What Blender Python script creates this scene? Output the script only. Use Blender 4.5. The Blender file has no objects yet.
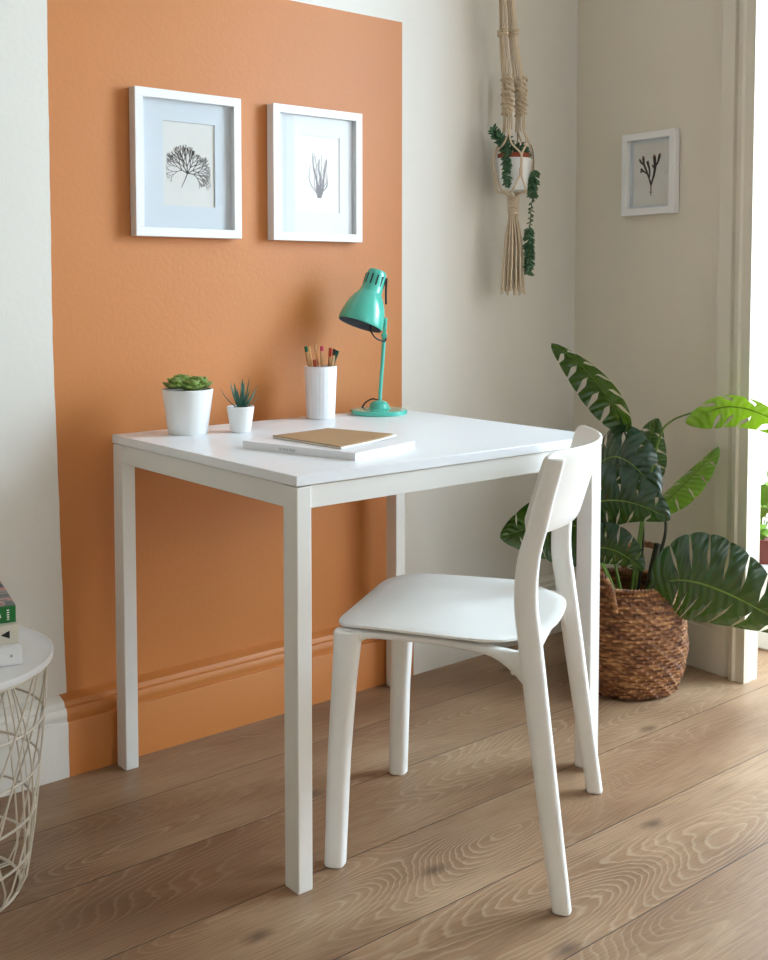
import bpy, bmesh, math, random
from mathutils import Vector, Matrix
random.seed(7)
S = bpy.context.scene
PI = math.pi
R_ = math.radians

# ------------------------------------------------------------------ camera
cam = bpy.data.cameras.new('camera'); co = bpy.data.objects.new('camera', cam); S.collection.objects.link(co)
co.location = (-1.0988, -2.3096, 1.0676)
yaw, pitch, roll = R_(-39.747), R_(-3.3323), R_(-0.058)
fw = Vector((-math.sin(yaw)*math.cos(pitch), math.cos(yaw)*math.cos(pitch), math.sin(pitch)))
rt = Vector((math.cos(yaw), math.sin(yaw), 0)); up = rt.cross(fw)
co.matrix_world = Matrix.Translation(co.location) @ Matrix((rt, up, -fw)).transposed().to_4x4()
cam.sensor_fit = 'HORIZONTAL'; cam.sensor_width = 36; cam.lens = 1119.68/768*36
cam.shift_x = 0; cam.shift_y = -(480-349.5)/768
cam.clip_start = .05
S.camera = co

# ------------------------------------------------------------------ world, lights, exposure
w = bpy.data.worlds.new('sky'); S.world = w; w.use_nodes = True
bg = w.node_tree.nodes['Background']
bg.inputs[0].default_value = (.88, .94, 1.0, 1); bg.inputs[1].default_value = 3.6

def area(name, loc, target, sx, sy, power, col):
    l = bpy.data.lights.new(name, 'AREA'); l.shape = 'RECTANGLE'; l.size = sx; l.size_y = sy
    l.energy = power; l.color = col
    o = bpy.data.objects.new(name, l); S.collection.objects.link(o)
    o.location = loc
    o.rotation_euler = (Vector(target)-Vector(loc)).to_track_quat('-Z', 'Y').to_euler()
    return o
area('bay_daylight', (3.0, -1.9, 2.0), (0.2, -.25, .8), 1.3, 1.5, 96, (.58, .81, 1.0))
S.view_settings.view_transform = 'Standard'; S.view_settings.look = 'None'
S.view_settings.gamma = 1; S.view_settings.use_curve_mapping = False
S.view_settings.exposure = 0.60

# ------------------------------------------------------------------ material helpers
def s2l(c):
    return tuple(((v/12.92) if v <= .04045 else ((v+.055)/1.055)**2.4) for v in (x/255 for x in c)) + (1,)
def mat(name, rgb, rough=.5, metal=0, bump=0, bscale=200, spec=.5, coat=0, vary=0, vscale=8, trans=0, detail=3):
    m = bpy.data.materials.new(name); m.use_nodes = True; n = m.node_tree; b = n.nodes['Principled BSDF']
    c = s2l(rgb)
    b.inputs['Base Color'].default_value = c; b.inputs['Roughness'].default_value = rough
    b.inputs['Metallic'].default_value = metal; b.inputs['Specular IOR Level'].default_value = spec
    b.inputs['Coat Weight'].default_value = coat
    tc = n.nodes.new('ShaderNodeTexCoord')
    if vary or True:
        nz = n.nodes.new('ShaderNodeTexNoise'); nz.inputs['Scale'].default_value = vscale; nz.inputs['Detail'].default_value = detail
        n.links.new(tc.outputs['Object'], nz.inputs['Vector'])
        mx = n.nodes.new('ShaderNodeMix'); mx.data_type = 'RGBA'
        k = vary if vary else .02
        mx.inputs[6].default_value = tuple(v*(1-k) for v in c[:3])+(1,); mx.inputs[7].default_value = tuple(min(1, v*(1+k)) for v in c[:3])+(1,)
        n.links.new(nz.outputs[0], mx.inputs[0]); n.links.new(mx.outputs[2], b.inputs['Base Color'])
    if bump:
        bn = n.nodes.new('ShaderNodeTexNoise'); bn.inputs['Scale'].default_value = bscale; bn.inputs['Detail'].default_value = 4
        n.links.new(tc.outputs['Object'], bn.inputs['Vector'])
        bp = n.nodes.new('ShaderNodeBump'); bp.inputs['Strength'].default_value = bump; bp.inputs['Distance'].default_value = .002
        n.links.new(bn.outputs[0], bp.inputs['Height']); n.links.new(bp.outputs[0], b.inputs['Normal'])
    return m
class NT:
    def __init__(s, m): s.n = m.node_tree; s.b = s.n.nodes['Principled BSDF']
    def add(s, t, **k):
        x = s.n.nodes.new(t)
        for a, v in k.items(): setattr(x, a, v)
        return x
    def link(s, a, b): s.n.links.new(a, b)
    def m(s, op, a, b=None, c=None):
        x = s.add('ShaderNodeMath', operation=op)
        for i, v in enumerate((a, b, c)):
            if v is None: continue
            if isinstance(v, (int, float)): x.inputs[i].default_value = v
            else: s.link(v, x.inputs[i])
        return x.outputs[0]
    def mix(s, f, a, b):
        x = s.add('ShaderNodeMix', data_type='RGBA')
        for i, v in ((0, f), (6, a), (7, b)):
            if isinstance(v, (int, float, tuple)): x.inputs[i].default_value = v
            else: s.link(v, x.inputs[i])
        return x.outputs[2]
    def ramp(s, f, stops):
        x = s.add('ShaderNodeValToRGB'); e = x.color_ramp.elements
        while len(e) < len(stops): e.new(.5)
        for q, (p, c) in zip(e, stops): q.position = p; q.color = c
        s.link(f, x.inputs[0]); return x.outputs[0]

WALL = (225, 221, 212)
def wall_paint(name, orange, shift=0):
    m = mat(name, WALL if orange else (226, 217, 200), rough=.5, bump=.2, bscale=90, spec=.5)
    if not orange: return m
    t = NT(m); g = t.add('ShaderNodeNewGeometry'); sp = t.add('ShaderNodeSeparateXYZ'); t.link(g.outputs['Position'], sp.inputs[0])
    x, z = sp.outputs[0], sp.outputs[2]
    wn = t.add('ShaderNodeTexNoise'); wn.inputs['Scale'].default_value = 14
    t.link(g.outputs['Position'], wn.inputs['Vector'])
    wob = t.m('MULTIPLY', t.m('SUBTRACT', wn.outputs[0], .5), .004)
    mr = t.add('ShaderNodeMapRange'); t.link(z, mr.inputs[0])
    for i, v in ((1, .95), (2, .17), (3, -.107), (4, -.089 if not shift else shift)): mr.inputs[i].default_value = v
    if shift: mr.inputs[3].default_value = shift
    a = t.m('GREATER_THAN', t.m('ADD', x, wob), mr.outputs[0]); b = t.m('LESS_THAN', x, .8853); c = t.m('LESS_THAN', z, 1.768)
    f = t.m('MULTIPLY', t.m('MULTIPLY', a, b), c)
    old = t.b.inputs['Base Color'].links[0].from_socket
    on = t.add('ShaderNodeTexNoise'); on.inputs['Scale'].default_value = 3; t.link(g.outputs['Position'], on.inputs['Vector'])
    oc = t.mix(on.outputs[0], s2l((195, 120, 58)), s2l((200, 127, 64)))
    t.link(t.mix(f, old, oc), t.b.inputs['Base Color'])
    return m
M = {}
M['wall_back'] = wall_paint('back_wall_paint', True)
M['skirt_back'] = wall_paint('skirting_paint', True, -.1075)
for k in ('skirt_back',): NT(M[k]).b.inputs['Roughness'].default_value = .45
M['wall'] = wall_paint('plain_wall_paint', False)
M['trim'] = mat('trim_paint', (224, 216, 199), .4)
M['ceiling'] = mat('ceiling_paint', (235, 233, 228), .8)
M['white'] = mat('white_lacquer', (236, 238, 238), .32, spec=.5)
M['desk_top'] = mat('desk_laminate', (238, 240, 242), .28, spec=.5)
M['desk'] = mat('desk_metal_paint', (234, 232, 226), .4)
M['chair'] = mat('chair_plastic', (240, 239, 234), .38, bump=.06, bscale=500, vary=.015, vscale=20)
M['frame'] = mat('frame_white', (238, 237, 236), .4)
M['mat'] = mat('mat_board', (216, 224, 230), .9)
M['print'] = mat('print_paper', (228, 227, 222), .9)
M['ink'] = mat('ink', (38, 40, 46), .8)
M['ink_soft'] = mat('pencil_ink', (92, 96, 106), .8)
M['ink_brown'] = mat('seaweed_ink', (44, 34, 26), .8)
M['ink_tip'] = mat('seaweed_tip', (130, 92, 48), .8)
M['teal'] = mat('teal_enamel', (78, 188, 168), .22, coat=.5)
M['lamp_in'] = mat('lamp_inner', (92, 100, 108), .35)
M['bulb'] = mat('bulb_glass', (225, 228, 228), .2)
M['black'] = mat('black_rubber', (22, 22, 24), .5)
M['ceramic'] = mat('white_ceramic', (238, 238, 236), .35)
M['ceramic_rib'] = mat('white_ribbed', (234, 236, 240), .45)
M['soil'] = mat('soil', (48, 34, 26), .95, bump=1, bscale=120, vary=.5, vscale=90)
M['succ'] = mat('succulent_leaf', (118, 142, 66), .42, vary=.35, vscale=25)
M['aloe'] = mat('aloe_leaf', (58, 104, 84), .4, vary=.35, vscale=60)
M['terracotta'] = mat('terracotta', (150, 72, 46), .8)
M['trail'] = mat('trailing_leaf', (66, 102, 70), .45, vary=.3, vscale=60)
M['trail_stem'] = mat('trailing_stem', (84, 78, 48), .6)
M['cord'] = mat('cotton_cord', (220, 200, 172), .9, bump=.8, bscale=900, vary=.12, vscale=60)
M['kraft'] = mat('kraft_paper', (172, 136, 96), .75, vary=.06, vscale=40)
M['paper'] = mat('paper_edge', (240, 240, 236), .8)
M['whitebook'] = mat('white_book_cover', (240, 241, 244), .3)
M['grey_text'] = mat('grey_text', (168, 172, 178), .7)
M['wire'] = mat('white_wire', (222, 214, 198), .4)
M['tray'] = mat('tray_metal', (235, 236, 236), .3)
M['green_book'] = mat('green_spine', (18, 112, 48), .4)
M['cream_book'] = mat('cream_cover', (216, 212, 198), .5)
M['floor_black'] = mat('black_mark', (20, 20, 20), .6)
M['wood_pencil'] = mat('natural_pencil', (206, 160, 112), .5)
for k, c in (('p_green', (20, 110, 70)), ('p_pink', (188, 40, 82)), ('p_red', (190, 62, 40)), ('p_black', (28, 24, 26)), ('p_dkgreen', (18, 76, 56)), ('p_brown', (150, 62, 36)), ('p_white', (226, 222, 210)), ('p_gold', (214, 160, 100))):
    M[k] = mat('pencil_'+k[2:], c, .35)
M['redpot'] = mat('red_brown_pot', (110, 44, 34), .5)
M['cover_art'] = mat('floral_cover', (90, 92, 94), .4)
t = NT(M['cover_art']); v = t.add('ShaderNodeTexNoise'); v.inputs['Scale'].default_value = 38
tc = t.add('ShaderNodeTexCoord'); t.link(tc.outputs['Object'], v.inputs['Vector'])
t.link(t.ramp(v.outputs[0], [(.42, s2l((70, 76, 80))), (.5, s2l((128, 128, 122))), (.56, s2l((206, 108, 110))), (.66, s2l((60, 90, 64)))]), t.b.inputs['Base Color'])

def leaf_mat(name, top, bottom, rough, tr):
    m = bpy.data.materials.new(name); m.use_nodes = True; t = NT(m); b = t.b
    g = t.add('ShaderNodeNewGeometry'); at = t.add('ShaderNodeUVMap'); sp = t.add('ShaderNodeSeparateXYZ'); t.link(at.outputs[0], sp.inputs[0])
    # fine side veins from the leaf's own coordinates; pale midrib
    vz = t.m('SINE', t.m('MULTIPLY', t.m('SUBTRACT', sp.outputs[0], t.m('MULTIPLY', sp.outputs[1], .18)), 92))
    rib = t.m('LESS_THAN', sp.outputs[1], .022)
    c1 = t.mix(t.m('MULTIPLY', t.m('GREATER_THAN', vz, .93), .35), s2l(top), s2l(tuple(min(255, int(q*1.5)+18) for q in top)))
    c1 = t.mix(rib, c1, s2l((120, 160, 50)))
    nz = t.add('ShaderNodeTexNoise'); nz.inputs['Scale'].default_value = 9
    c2 = t.mix(t.m('MULTIPLY', nz.outputs[0], .45), c1, s2l(tuple(int(q*.6) for q in top)))
    c3 = t.mix(g.outputs['Backfacing'], c2, s2l(bottom))
    t.link(c3, b.inputs['Base Color']); b.inputs['Roughness'].default_value = rough; b.inputs['Specular IOR Level'].default_value = .65
    bp = t.add('ShaderNodeBump'); bp.inputs['Strength'].default_value = .35; bp.inputs['Distance'].default_value = .003
    t.link(vz, bp.inputs['Height']); t.link(bp.outputs[0], b.inputs['Normal'])
    tl = t.add('ShaderNodeBsdfTranslucent'); tl.inputs[0].default_value = s2l((150, 190, 30))
    mx = t.add('ShaderNodeMixShader'); mx.inputs[0].default_value = tr
    out = t.n.nodes['Material Output']
    t.link(b.outputs[0], mx.inputs[1]); t.link(tl.outputs[0], mx.inputs[2]); t.link(mx.outputs[0], out.inputs[0])
    return m
M['leaf'] = leaf_mat('monstera_leaf', (11, 50, 32), (50, 84, 30), .24, .04)
M['leaf_backlit'] = leaf_mat('monstera_backlit_leaf', (88, 130, 40), (104, 150, 44), .35, .22)  # lighter leaves, with their backlit brightness also put into the base green
M['leaf_mid'] = leaf_mat('monstera_mid_leaf', (46, 84, 30), (66, 98, 32), .35, .10)
M['stem'] = mat('monstera_stem', (96, 124, 44), .5, vary=.2)
M['stem_dark'] = mat('monstera_trunk', (44, 42, 26), .7, vary=.3)

def glass_mat():
    m = bpy.data.materials.new('pane_glass'); m.use_nodes = True; t = NT(m)
    lw = t.add('ShaderNodeLayerWeight'); lw.inputs[0].default_value = .5
    fr = t.m('ADD', .04, t.m('MULTIPLY', t.m('POWER', lw.outputs['Facing'], 5), .9))
    tr = t.add('ShaderNodeBsdfTransparent'); gl = t.add('ShaderNodeBsdfGlossy'); gl.inputs['Roughness'].default_value = .02
    mx = t.add('ShaderNodeMixShader'); t.link(fr, mx.inputs[0]); t.link(tr.outputs[0], mx.inputs[1]); t.link(gl.outputs[0], mx.inputs[2])
    t.link(mx.outputs[0], t.n.nodes['Material Output'].inputs[0]); return m
M['glass'] = glass_mat()

def floor_mat():
    m = bpy.data.materials.new('limed_oak_boards'); m.use_nodes = True; t = NT(m)
    g = t.add('ShaderNodeNewGeometry'); sp = t.add('ShaderNodeSeparateXYZ'); t.link(g.outputs['Position'], sp.inputs[0])
    x, y = sp.outputs[0], sp.outputs[1]
    W = .2325
    r = t.m('DIVIDE', t.m('ADD', y, .942), W); row = t.m('FLOOR', r); fy = t.m('SUBTRACT', r, row)
    ro = t.m('MULTIPLY', row, 2.37)
    xs = t.m('DIVIDE', t.m('ADD', x, t.m('ADD', 4.2, t.m('MULTIPLY', t.m('SINE', t.m('MULTIPLY', row, 12.9)), 1.0))), 7.5)
    col = t.m('FLOOR', xs); fx = t.m('SUBTRACT', xs, col)
    seed = t.m('ADD', ro, t.m('MULTIPLY', col, 5.7))
    def vec(a, b, c):
        v = t.add('ShaderNodeCombineXYZ')
        for i, q in enumerate((a, b, c)):
            if isinstance(q, (int, float)): v.inputs[i].default_value = q
            else: t.link(q, v.inputs[i])
        return v.outputs[0]
    def noise(v, s, d=3, dist=0, rough=.5):
        n = t.add('ShaderNodeTexNoise'); n.inputs['Scale'].default_value = s; n.inputs['Detail'].default_value = d
        n.inputs['Distortion'].default_value = dist; n.inputs['Roughness'].default_value = rough; t.link(v, n.inputs['Vector']); return n.outputs[0]
    big = noise(vec(t.m('MULTIPLY', x, 1.0), t.m('MULTIPLY', y, 4.6), seed), 1, 1.2)
    jit = noise(vec(t.m('MULTIPLY', x, 22), t.m('MULTIPLY', y, 60), seed), 1, 3)
    ph = t.m('ADD', t.m('MULTIPLY', big, 70), t.m('MULTIPLY', jit, .9))
    rings = t.m('SUBTRACT', ph, t.m('FLOOR', ph))
    ringl = t.ramp(rings, [(0, (0, 0, 0, 1)), (.16, (1, 1, 1, 1)), (.4, (.2, .2, .2, 1)), (1, (0, 0, 0, 1))])
    fine = noise(vec(t.m('MULTIPLY', x, 9), t.m('MULTIPLY', y, 220), seed), 1, 4, .4, .65)
    mott = noise(vec(t.m('MULTIPLY', x, 2.2), t.m('MULTIPLY', y, 4), seed), 1, 3)
    wn = t.add('ShaderNodeTexWhiteNoise', noise_dimensions='1D'); t.link(seed, wn.inputs['W'])
    base = t.ramp(mott, [(.3, s2l((124, 90, 64))), (.5, s2l((154, 121, 91))), (.7, s2l((180, 149, 117)))])
    base = t.mix(t.m('MULTIPLY', wn.outputs[0], .35), base, s2l((136, 106, 82)))
    patch = noise(vec(t.m('MULTIPLY', x, 1.1), t.m('MULTIPLY', y, 3), t.m('ADD', seed, 3)), 1, 1)
    pm = t.ramp(patch, [(.42, (.12, .12, .12, 1)), (.60, (.9, .9, .9, 1))])
    lime = t.mix(t.m('MULTIPLY', t.m('MULTIPLY', ringl, pm), t.m('ADD', .06, t.m('MULTIPLY', fine, .68))), base, s2l((212, 190, 162)))
    c = t.mix(t.m('MULTIPLY', t.ramp(fine, [(.45, (0, 0, 0, 1)), (.72, (1, 1, 1, 1))]), .5), lime, s2l((104, 76, 54)))
    # knots
    vo = t.add('ShaderNodeTexVoronoi'); vo.voronoi_dimensions = '2D'; vo.inputs['Scale'].default_value = 1; t.link(vec(t.m('ADD', t.m('MULTIPLY', x, 2.6), t.m('MULTIPLY', jit, .06)), t.m('MULTIPLY', y, 4.8), 0), vo.inputs['Vector'])
    sc = t.add('ShaderNodeSeparateColor'); t.link(vo.outputs['Color'], sc.inputs[0])
    kn = t.m('MULTIPLY', t.ramp(vo.outputs['Distance'], [(.02, (1, 1, 1, 1)), (.10, (0, 0, 0, 1))]), t.m('GREATER_THAN', sc.outputs[0], .62))
    c = t.mix(t.m('MULTIPLY', kn, .6), c, s2l((62, 44, 34)))
    # joints
    e1 = t.m('LESS_THAN', t.m('MINIMUM', fy, t.m('SUBTRACT', 1, fy)), .0045)
    e2 = t.m('LESS_THAN', fx, .0008)
    jn = t.m('MAXIMUM', e1, e2)
    c = t.mix(jn, c, s2l((54, 40, 32)))
    t.link(c, t.b.inputs['Base Color'])
    t.link(t.m('ADD', .34, t.m('MULTIPLY', fine, .18)), t.b.inputs['Roughness'])
    t.b.inputs['Specular IOR Level'].default_value = .4
    bp = t.add('ShaderNodeBump'); bp.inputs['Strength'].default_value = .35; bp.inputs['Distance'].default_value = .0015
    h = t.m('SUBTRACT', t.m('ADD', t.m('MULTIPLY', fine, -.6), t.m('MULTIPLY', ringl, .3)), t.m('MULTIPLY', jn, 2.0))
    t.link(h, bp.inputs['Height']); t.link(bp.outputs[0], t.b.inputs['Normal'])
    return m
M['floor'] = floor_mat()

def basket_mat():
    m = bpy.data.materials.new('seagrass_weave'); m.use_nodes = True; t = NT(m)
    tc = t.add('ShaderNodeTexCoord'); mp = t.add('ShaderNodeMapping'); mp.inputs['Scale'].default_value = (26, 26, 110)
    t.link(tc.outputs['Object'], mp.inputs[0]); n = t.add('ShaderNodeTexNoise'); n.inputs['Scale'].default_value = 1; n.inputs['Detail'].default_value = 3
    t.link(mp.outputs[0], n.inputs['Vector'])
    t.link(t.ramp(n.outputs[0], [(.3, s2l((78, 42, 20))), (.5, s2l((128, 80, 42))), (.7, s2l((186, 138, 88)))]), t.b.inputs['Base Color'])
    t.b.inputs['Roughness'].default_value = .6
    bp = t.add('ShaderNodeBump'); bp.inputs['Strength'].default_value = .6; bp.inputs['Distance'].default_value = .002
    t.link(n.outputs[0], bp.inputs['Height']); t.link(bp.outputs[0], t.b.inputs['Normal'])
    return m
M['basket'] = basket_mat()

# ------------------------------------------------------------------ geometry helpers
def link(o, parent=None):
    S.collection.objects.link(o)
    if parent is not None: o.parent = parent
    return o
def thing(name, label, cat, loc=(0, 0, 0), rz=0, group=None):
    o = bpy.data.objects.new(name, None); o.empty_display_size = .05; link(o)
    o.location = loc; o.rotation_euler = (0, 0, rz); o['label'] = label; o['category'] = cat
    if group: o['group'] = group
    return o
def tag(o, label, cat, group=None):
    o['label'] = label; o['category'] = cat
    if group: o['group'] = group
    return o
def mk(name, bm, m, parent=None, smooth=True, bev=0, seg=2, label=None, sub=0):
    bmesh.ops.recalc_face_normals(bm, faces=bm.faces[:])
    me = bpy.data.meshes.new(name); bm.to_mesh(me); bm.free()
    ms = m if isinstance(m, (list, tuple)) else [m]
    for q in ms: me.materials.append(q)
    o = bpy.data.objects.new(name, me); link(o, parent)
    if smooth:
        for p in me.polygons: p.use_smooth = True
        try: me.set_sharp_from_angle(angle=R_(38))
        except Exception: pass
    if bev:
        b = o.modifiers.new('bevel', 'BEVEL'); b.width = bev; b.segments = seg; b.limit_method = 'ANGLE'; b.angle_limit = R_(35)
    if sub:
        q = o.modifiers.new('sub', 'SUBSURF'); q.levels = sub; q.render_levels = sub
    if label: o['label'] = label
    return o
def struct(name, bm, m, **k):
    o = mk(name, bm, m, **k); o['kind'] = 'structure'; return o
def box(bm, x0, x1, y0, y1, z0, z1, M4=None, mi=0):
    vs = [bm.verts.new(Vector(p) if M4 is None else M4 @ Vector(p)) for p in
          ((x0, y0, z0), (x1, y0, z0), (x1, y1, z0), (x0, y1, z0), (x0, y0, z1), (x1, y0, z1), (x1, y1, z1), (x0, y1, z1))]
    for f in ((3, 2, 1, 0), (4, 5, 6, 7), (0, 1, 5, 4), (1, 2, 6, 5), (2, 3, 7, 6), (3, 0, 4, 7)):
        q = bm.faces.new([vs[i] for i in f]); q.material_index = mi
    return bm
def B(*a, **k): return box(bmesh.new(), *a, **k)
def rings(bm, sections, cap=True, mi=0):
    """loft closed rings of points"""
    prev = None; first = None
    for sec in sections:
        cur = [bm.verts.new(p) for p in sec]
        if prev:
            n = len(cur)
            for i in range(n):
                f = bm.faces.new((prev[i], prev[(i+1) % n], cur[(i+1) % n], cur[i])); f.material_index = mi
        else: first = cur
        prev = cur
    if cap:
        f = bm.faces.new(first[::-1]); f.material_index = mi
        f = bm.faces.new(prev); f.material_index = mi
    return bm
def superell(c, a, b, n=20, e=4):
    out = []
    for i in range(n):
        t = 2*PI*(i+.5)/n; ct, st = math.cos(t), math.sin(t)
        out.append(Vector(c) + Vector(a)*(abs(ct)**(2/e))*(1 if ct > 0 else -1) + Vector(b)*(abs(st)**(2/e))*(1 if st > 0 else -1))
    return out
def tube(bm, pts, r, n=8, cap=True, mi=0):
    pts = [Vector(p) for p in pts]; m = len(pts)
    rr = r if callable(r) else (lambda k: r)
    prevn = None; secs = []
    for i, p in enumerate(pts):
        d = (pts[min(i+1, m-1)] - pts[max(i-1, 0)]).normalized()
        if prevn is None:
            h = Vector((0, 0, 1)) if abs(d.z) < .9 else Vector((1, 0, 0)); a = d.cross(h).normalized()
        else: a = (prevn - d*prevn.dot(d)).normalized()
        prevn = a; b = d.cross(a); q = rr(i/(m-1))
        secs.append([p + a*math.cos(2*PI*k/n)*q + b*math.sin(2*PI*k/n)*q for k in range(n)])
    return rings(bm, secs, cap, mi)
def spline(pts, n=8):
    pts = [Vector(p) for p in pts]; out = []
    P = [pts[0]*2-pts[1]] + pts + [pts[-1]*2-pts[-2]]
    for i in range(1, len(P)-2):
        a, b, c, d = P[i-1], P[i], P[i+1], P[i+2]
        for k in range(n):
            u = k/n
            out.append(.5*((2*b) + (c-a)*u + (2*a-5*b+4*c-d)*u*u + (-a+3*b-3*c+d)*u**3))
    out.append(pts[-1]); return out
def lathe(bm, prof, n=48, c=(0, 0, 0), M4=None, mi=0, closed=False):
    """prof: list of (r,z); r=0 ends are merged to a point"""
    rows = []
    for r, z in prof:
        if r < 1e-6:
            p = Vector((c[0], c[1], c[2]+z)); rows.append([bm.verts.new(M4 @ p if M4 else p)])
        else:
            row = []
            for k in range(n):
                p = Vector((c[0]+r*math.cos(2*PI*k/n), c[1]+r*math.sin(2*PI*k/n), c[2]+z)); row.append(bm.verts.new(M4 @ p if M4 else p))
            rows.append(row)
    for a, b in zip(rows, rows[1:]):
        for k in range(n):
            k2 = (k+1) % n
            if len(a) == 1 and len(b) == 1: continue
            if len(a) == 1: f = bm.faces.new((a[0], b[k2], b[k]))
            elif len(b) == 1: f = bm.faces.new((a[k], a[k2], b[0]))
            else: f = bm.faces.new((a[k], a[k2], b[k2], b[k]))
            f.material_index = mi
    return bm
def frame_M(origin, x, y, z):
    return Matrix.Translation(Vector(origin)) @ Matrix((Vector(x), Vector(y), Vector(z))).transposed().to_4x4()

# ------------------------------------------------------------------ the room
CH = 2.75
XC = 1.597                      # room corner
# right wall is skewed a few degrees: local frame a = along the wall towards the viewer, d = into the room
rwn = Vector((-1, .068, 0)).normalized(); rwa = Vector((-.068, -1, 0)).normalized()
RW = frame_M((XC, 0, 0), rwa, rwn, (0, 0, 1))       # local x=a, y=d, z
ORW = math.atan2(rwa.y, rwa.x)

struct('floor', B(-3.2, 3.1, -5.2, .5, -.05, 0), M['floor'], smooth=False)
struct('ceiling', B(-3.2, 3.1, -5.2, .5, CH, CH+.1), M['ceiling'], smooth=False)
struct('wall_back', B(-3.2, 1.75, 0, .12, 0, CH), M['wall_back'], smooth=False)
bm = B(-3.3, -.6, -5.3, -5.2, 0, CH); box(bm, .8, 3.1, -5.3, -5.2, 0, CH); box(bm, -.6, .8, -5.3, -5.2, 0, .9); box(bm, -.6, .8, -5.3, -5.2, 2.3, CH)
struct('wall_front', bm, M['wall'], smooth=False)
struct('wall_left', B(-3.3, -3.2, -5.2, .12, 0, CH), M['wall'], smooth=False)
def rwbox(name, a0, a1, d0, d1, z0, z1, m, parent=None, **k):
    o = mk(name, B(a0, a1, d0, d1, z0, z1), m, parent, **k); o.matrix_world = RW
    if parent is None: o['kind'] = 'structure'
    return o
A0, A1 = .665, 1.76
C0, C1 = 3.0, 4.7
bm = B(-.12, A0, -.032, 0, 0, CH); box(bm, A1, C0, -.032, 0, 0, CH); box(bm, C1, 5.2, -.032, 0, 0, CH); box(bm, A0, A1, -.032, 0, 2.45, CH); box(bm, C0, C1, -.032, 0, 2.45, CH)
o = struct('wall_right', bm, M['wall'], smooth=False); o.matrix_world = RW
# bay beyond the opening
struct('wall_bay_side', B(1.72, 3.1, .30, .42, 0, CH), M['wall'], smooth=False)

# skirting boards
def skirt_profile():
    # (depth, z) from floor up
    return [(0, 0), (.05, 0), (.05, .118), (.049, .121), (.043, .122), (.0425, .126), (.045, .131), (.044, .142), (.041, .149), (.033, .151), (.032, .155), (.029, .161), (.012, .166), (0, .168)]
def extrude_profile(prof, x0, x1, M4=None, sc=1):
    bm = bmesh.new(); rr = []
    for x in (x0, x1):
        rr.append([(M4 @ Vector((x, -d*sc, z))) if M4 else Vector((x, -d*sc, z)) for d, z in prof])
    return rings(bm, rr)
struct('baseboard_back', extrude_profile(skirt_profile(), -3.2, XC), M['skirt_back'])
prof_r = [(d*.6, z) for d, z in skirt_profile()]
bm = bmesh.new(); rings(bm, [[Vector((x, d, z)) for d, z in prof_r] for x in (0.0, .563)])
o = struct('baseboard_right', bm, M['trim']); o.matrix_world = RW

# opening casing (moulded architrave)
def casing(name, a_out, a_in, z1):
    s = 1 if a_in > a_out else -1
    wd = abs(a_in-a_out)
    pr = [(0, 0), (0, .030), (.042, .030), (.048, .022), (.054, .022), (.060, .036), (.074, .040), (.079, .032), (.085, .032), (wd, .034), (wd, 0)]
    bm = bmesh.new()
    rings(bm, [[Vector((a_out+s*p, q, z)) for p, q in pr] for z in (0, z1)])
    o = struct(name, bm, M['trim'], bev=.001); o.matrix_world = RW; return o
casing('trim_1', .562, A0+.005, 2.55)
casing('trim_2', A1+.10, A1-.005, 2.55)

# bay window, and an added fill window behind the viewer
def window(name, M4, w, z0, z1, cols):
    root = bpy.data.objects.new(name, None); link(root); root.matrix_world = M4; root['kind'] = 'structure'
    bm = bmesh.new(); f = .055
    box(bm, 0, w, -.03, .03, z0, z0+f); box(bm, 0, w, -.03, .03, z1-f, z1)
    box(bm, 0, f, -.03, .03, z0+f, z1-f); box(bm, w-f, w, -.03, .03, z0+f, z1-f)
    for k in range(1, cols): x = w*k/cols; box(bm, x-.022, x+.022, -.025, .025, z0+f, z1-f)
    zc = z0+(z1-z0)*.5; box(bm, f, w-f, -.02, .02, zc-.02, zc+.02)
    mk('window_frame', bm, M['white'], root, smooth=False)
    mk('window_pane', B(f, w-f, -.003, .003, z0+f, z1-f), M['glass'], root, smooth=False)
    return root
window('added_fill_window', frame_M((-.6, -5.25, 0), (1, 0, 0), (0, 1, 0), (0, 0, 1)), 1.4, .9, 2.3, 2)  # unseen window, added to let in frontal fill light
window('window_1', frame_M((2.55, .28, 0), (0, -1, 0), (1, 0, 0), (0, 0, 1)), 5.4, .12, 2.5, 5)

# ------------------------------------------------------------------ desk
W_, D_, g_ = .8112, .6961, .0586
yb, yf = -g_, -g_-D_
desk = thing('desk', 'white square-legged desk standing against the orange wall', 'desk', (0, 0, 0))
mk('tabletop', B(0, W_, yf, yb, .7215, .74), M['desk_top'], desk, bev=.0012)
lw, ld = .031, .042
for (x0, y0) in ((.001, yf+.001), (W_-lw-.001, yf+.001), (.001, yb-ld-.001), (W_-lw-.001, yb-ld-.001)):
    mk('leg', B(x0, x0+lw, y0, y0+ld, 0, .7195), M['desk'], desk, bev=.002)
az = .680
mk('apron', B(lw, W_-lw, yf+.004, yf+.024, az, .7205), M['desk'], desk, bev=.001)
mk('apron', B(lw, W_-lw, yb-.024, yb-.004, az, .7205), M['desk'], desk, bev=.001)
mk('apron', B(.004, .024, yf+ld, yb-ld, az, .7205), M['desk'], desk, bev=.001)
mk('apron', B(W_-.024, W_-.004, yf+ld, yb-ld, az, .7205), M['desk'], desk, bev=.001)

# ------------------------------------------------------------------ chair
# local frame: u forward (+x), w sideways (+y)
cf = Vector((-.544, .84)); ch_rz = math.atan2(cf.y, cf.x)
chair = thing('chair', 'white moulded plastic chair with open curved backrest drawn up to the desk', 'chair', (.402, -.776, 0), ch_rz)
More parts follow.
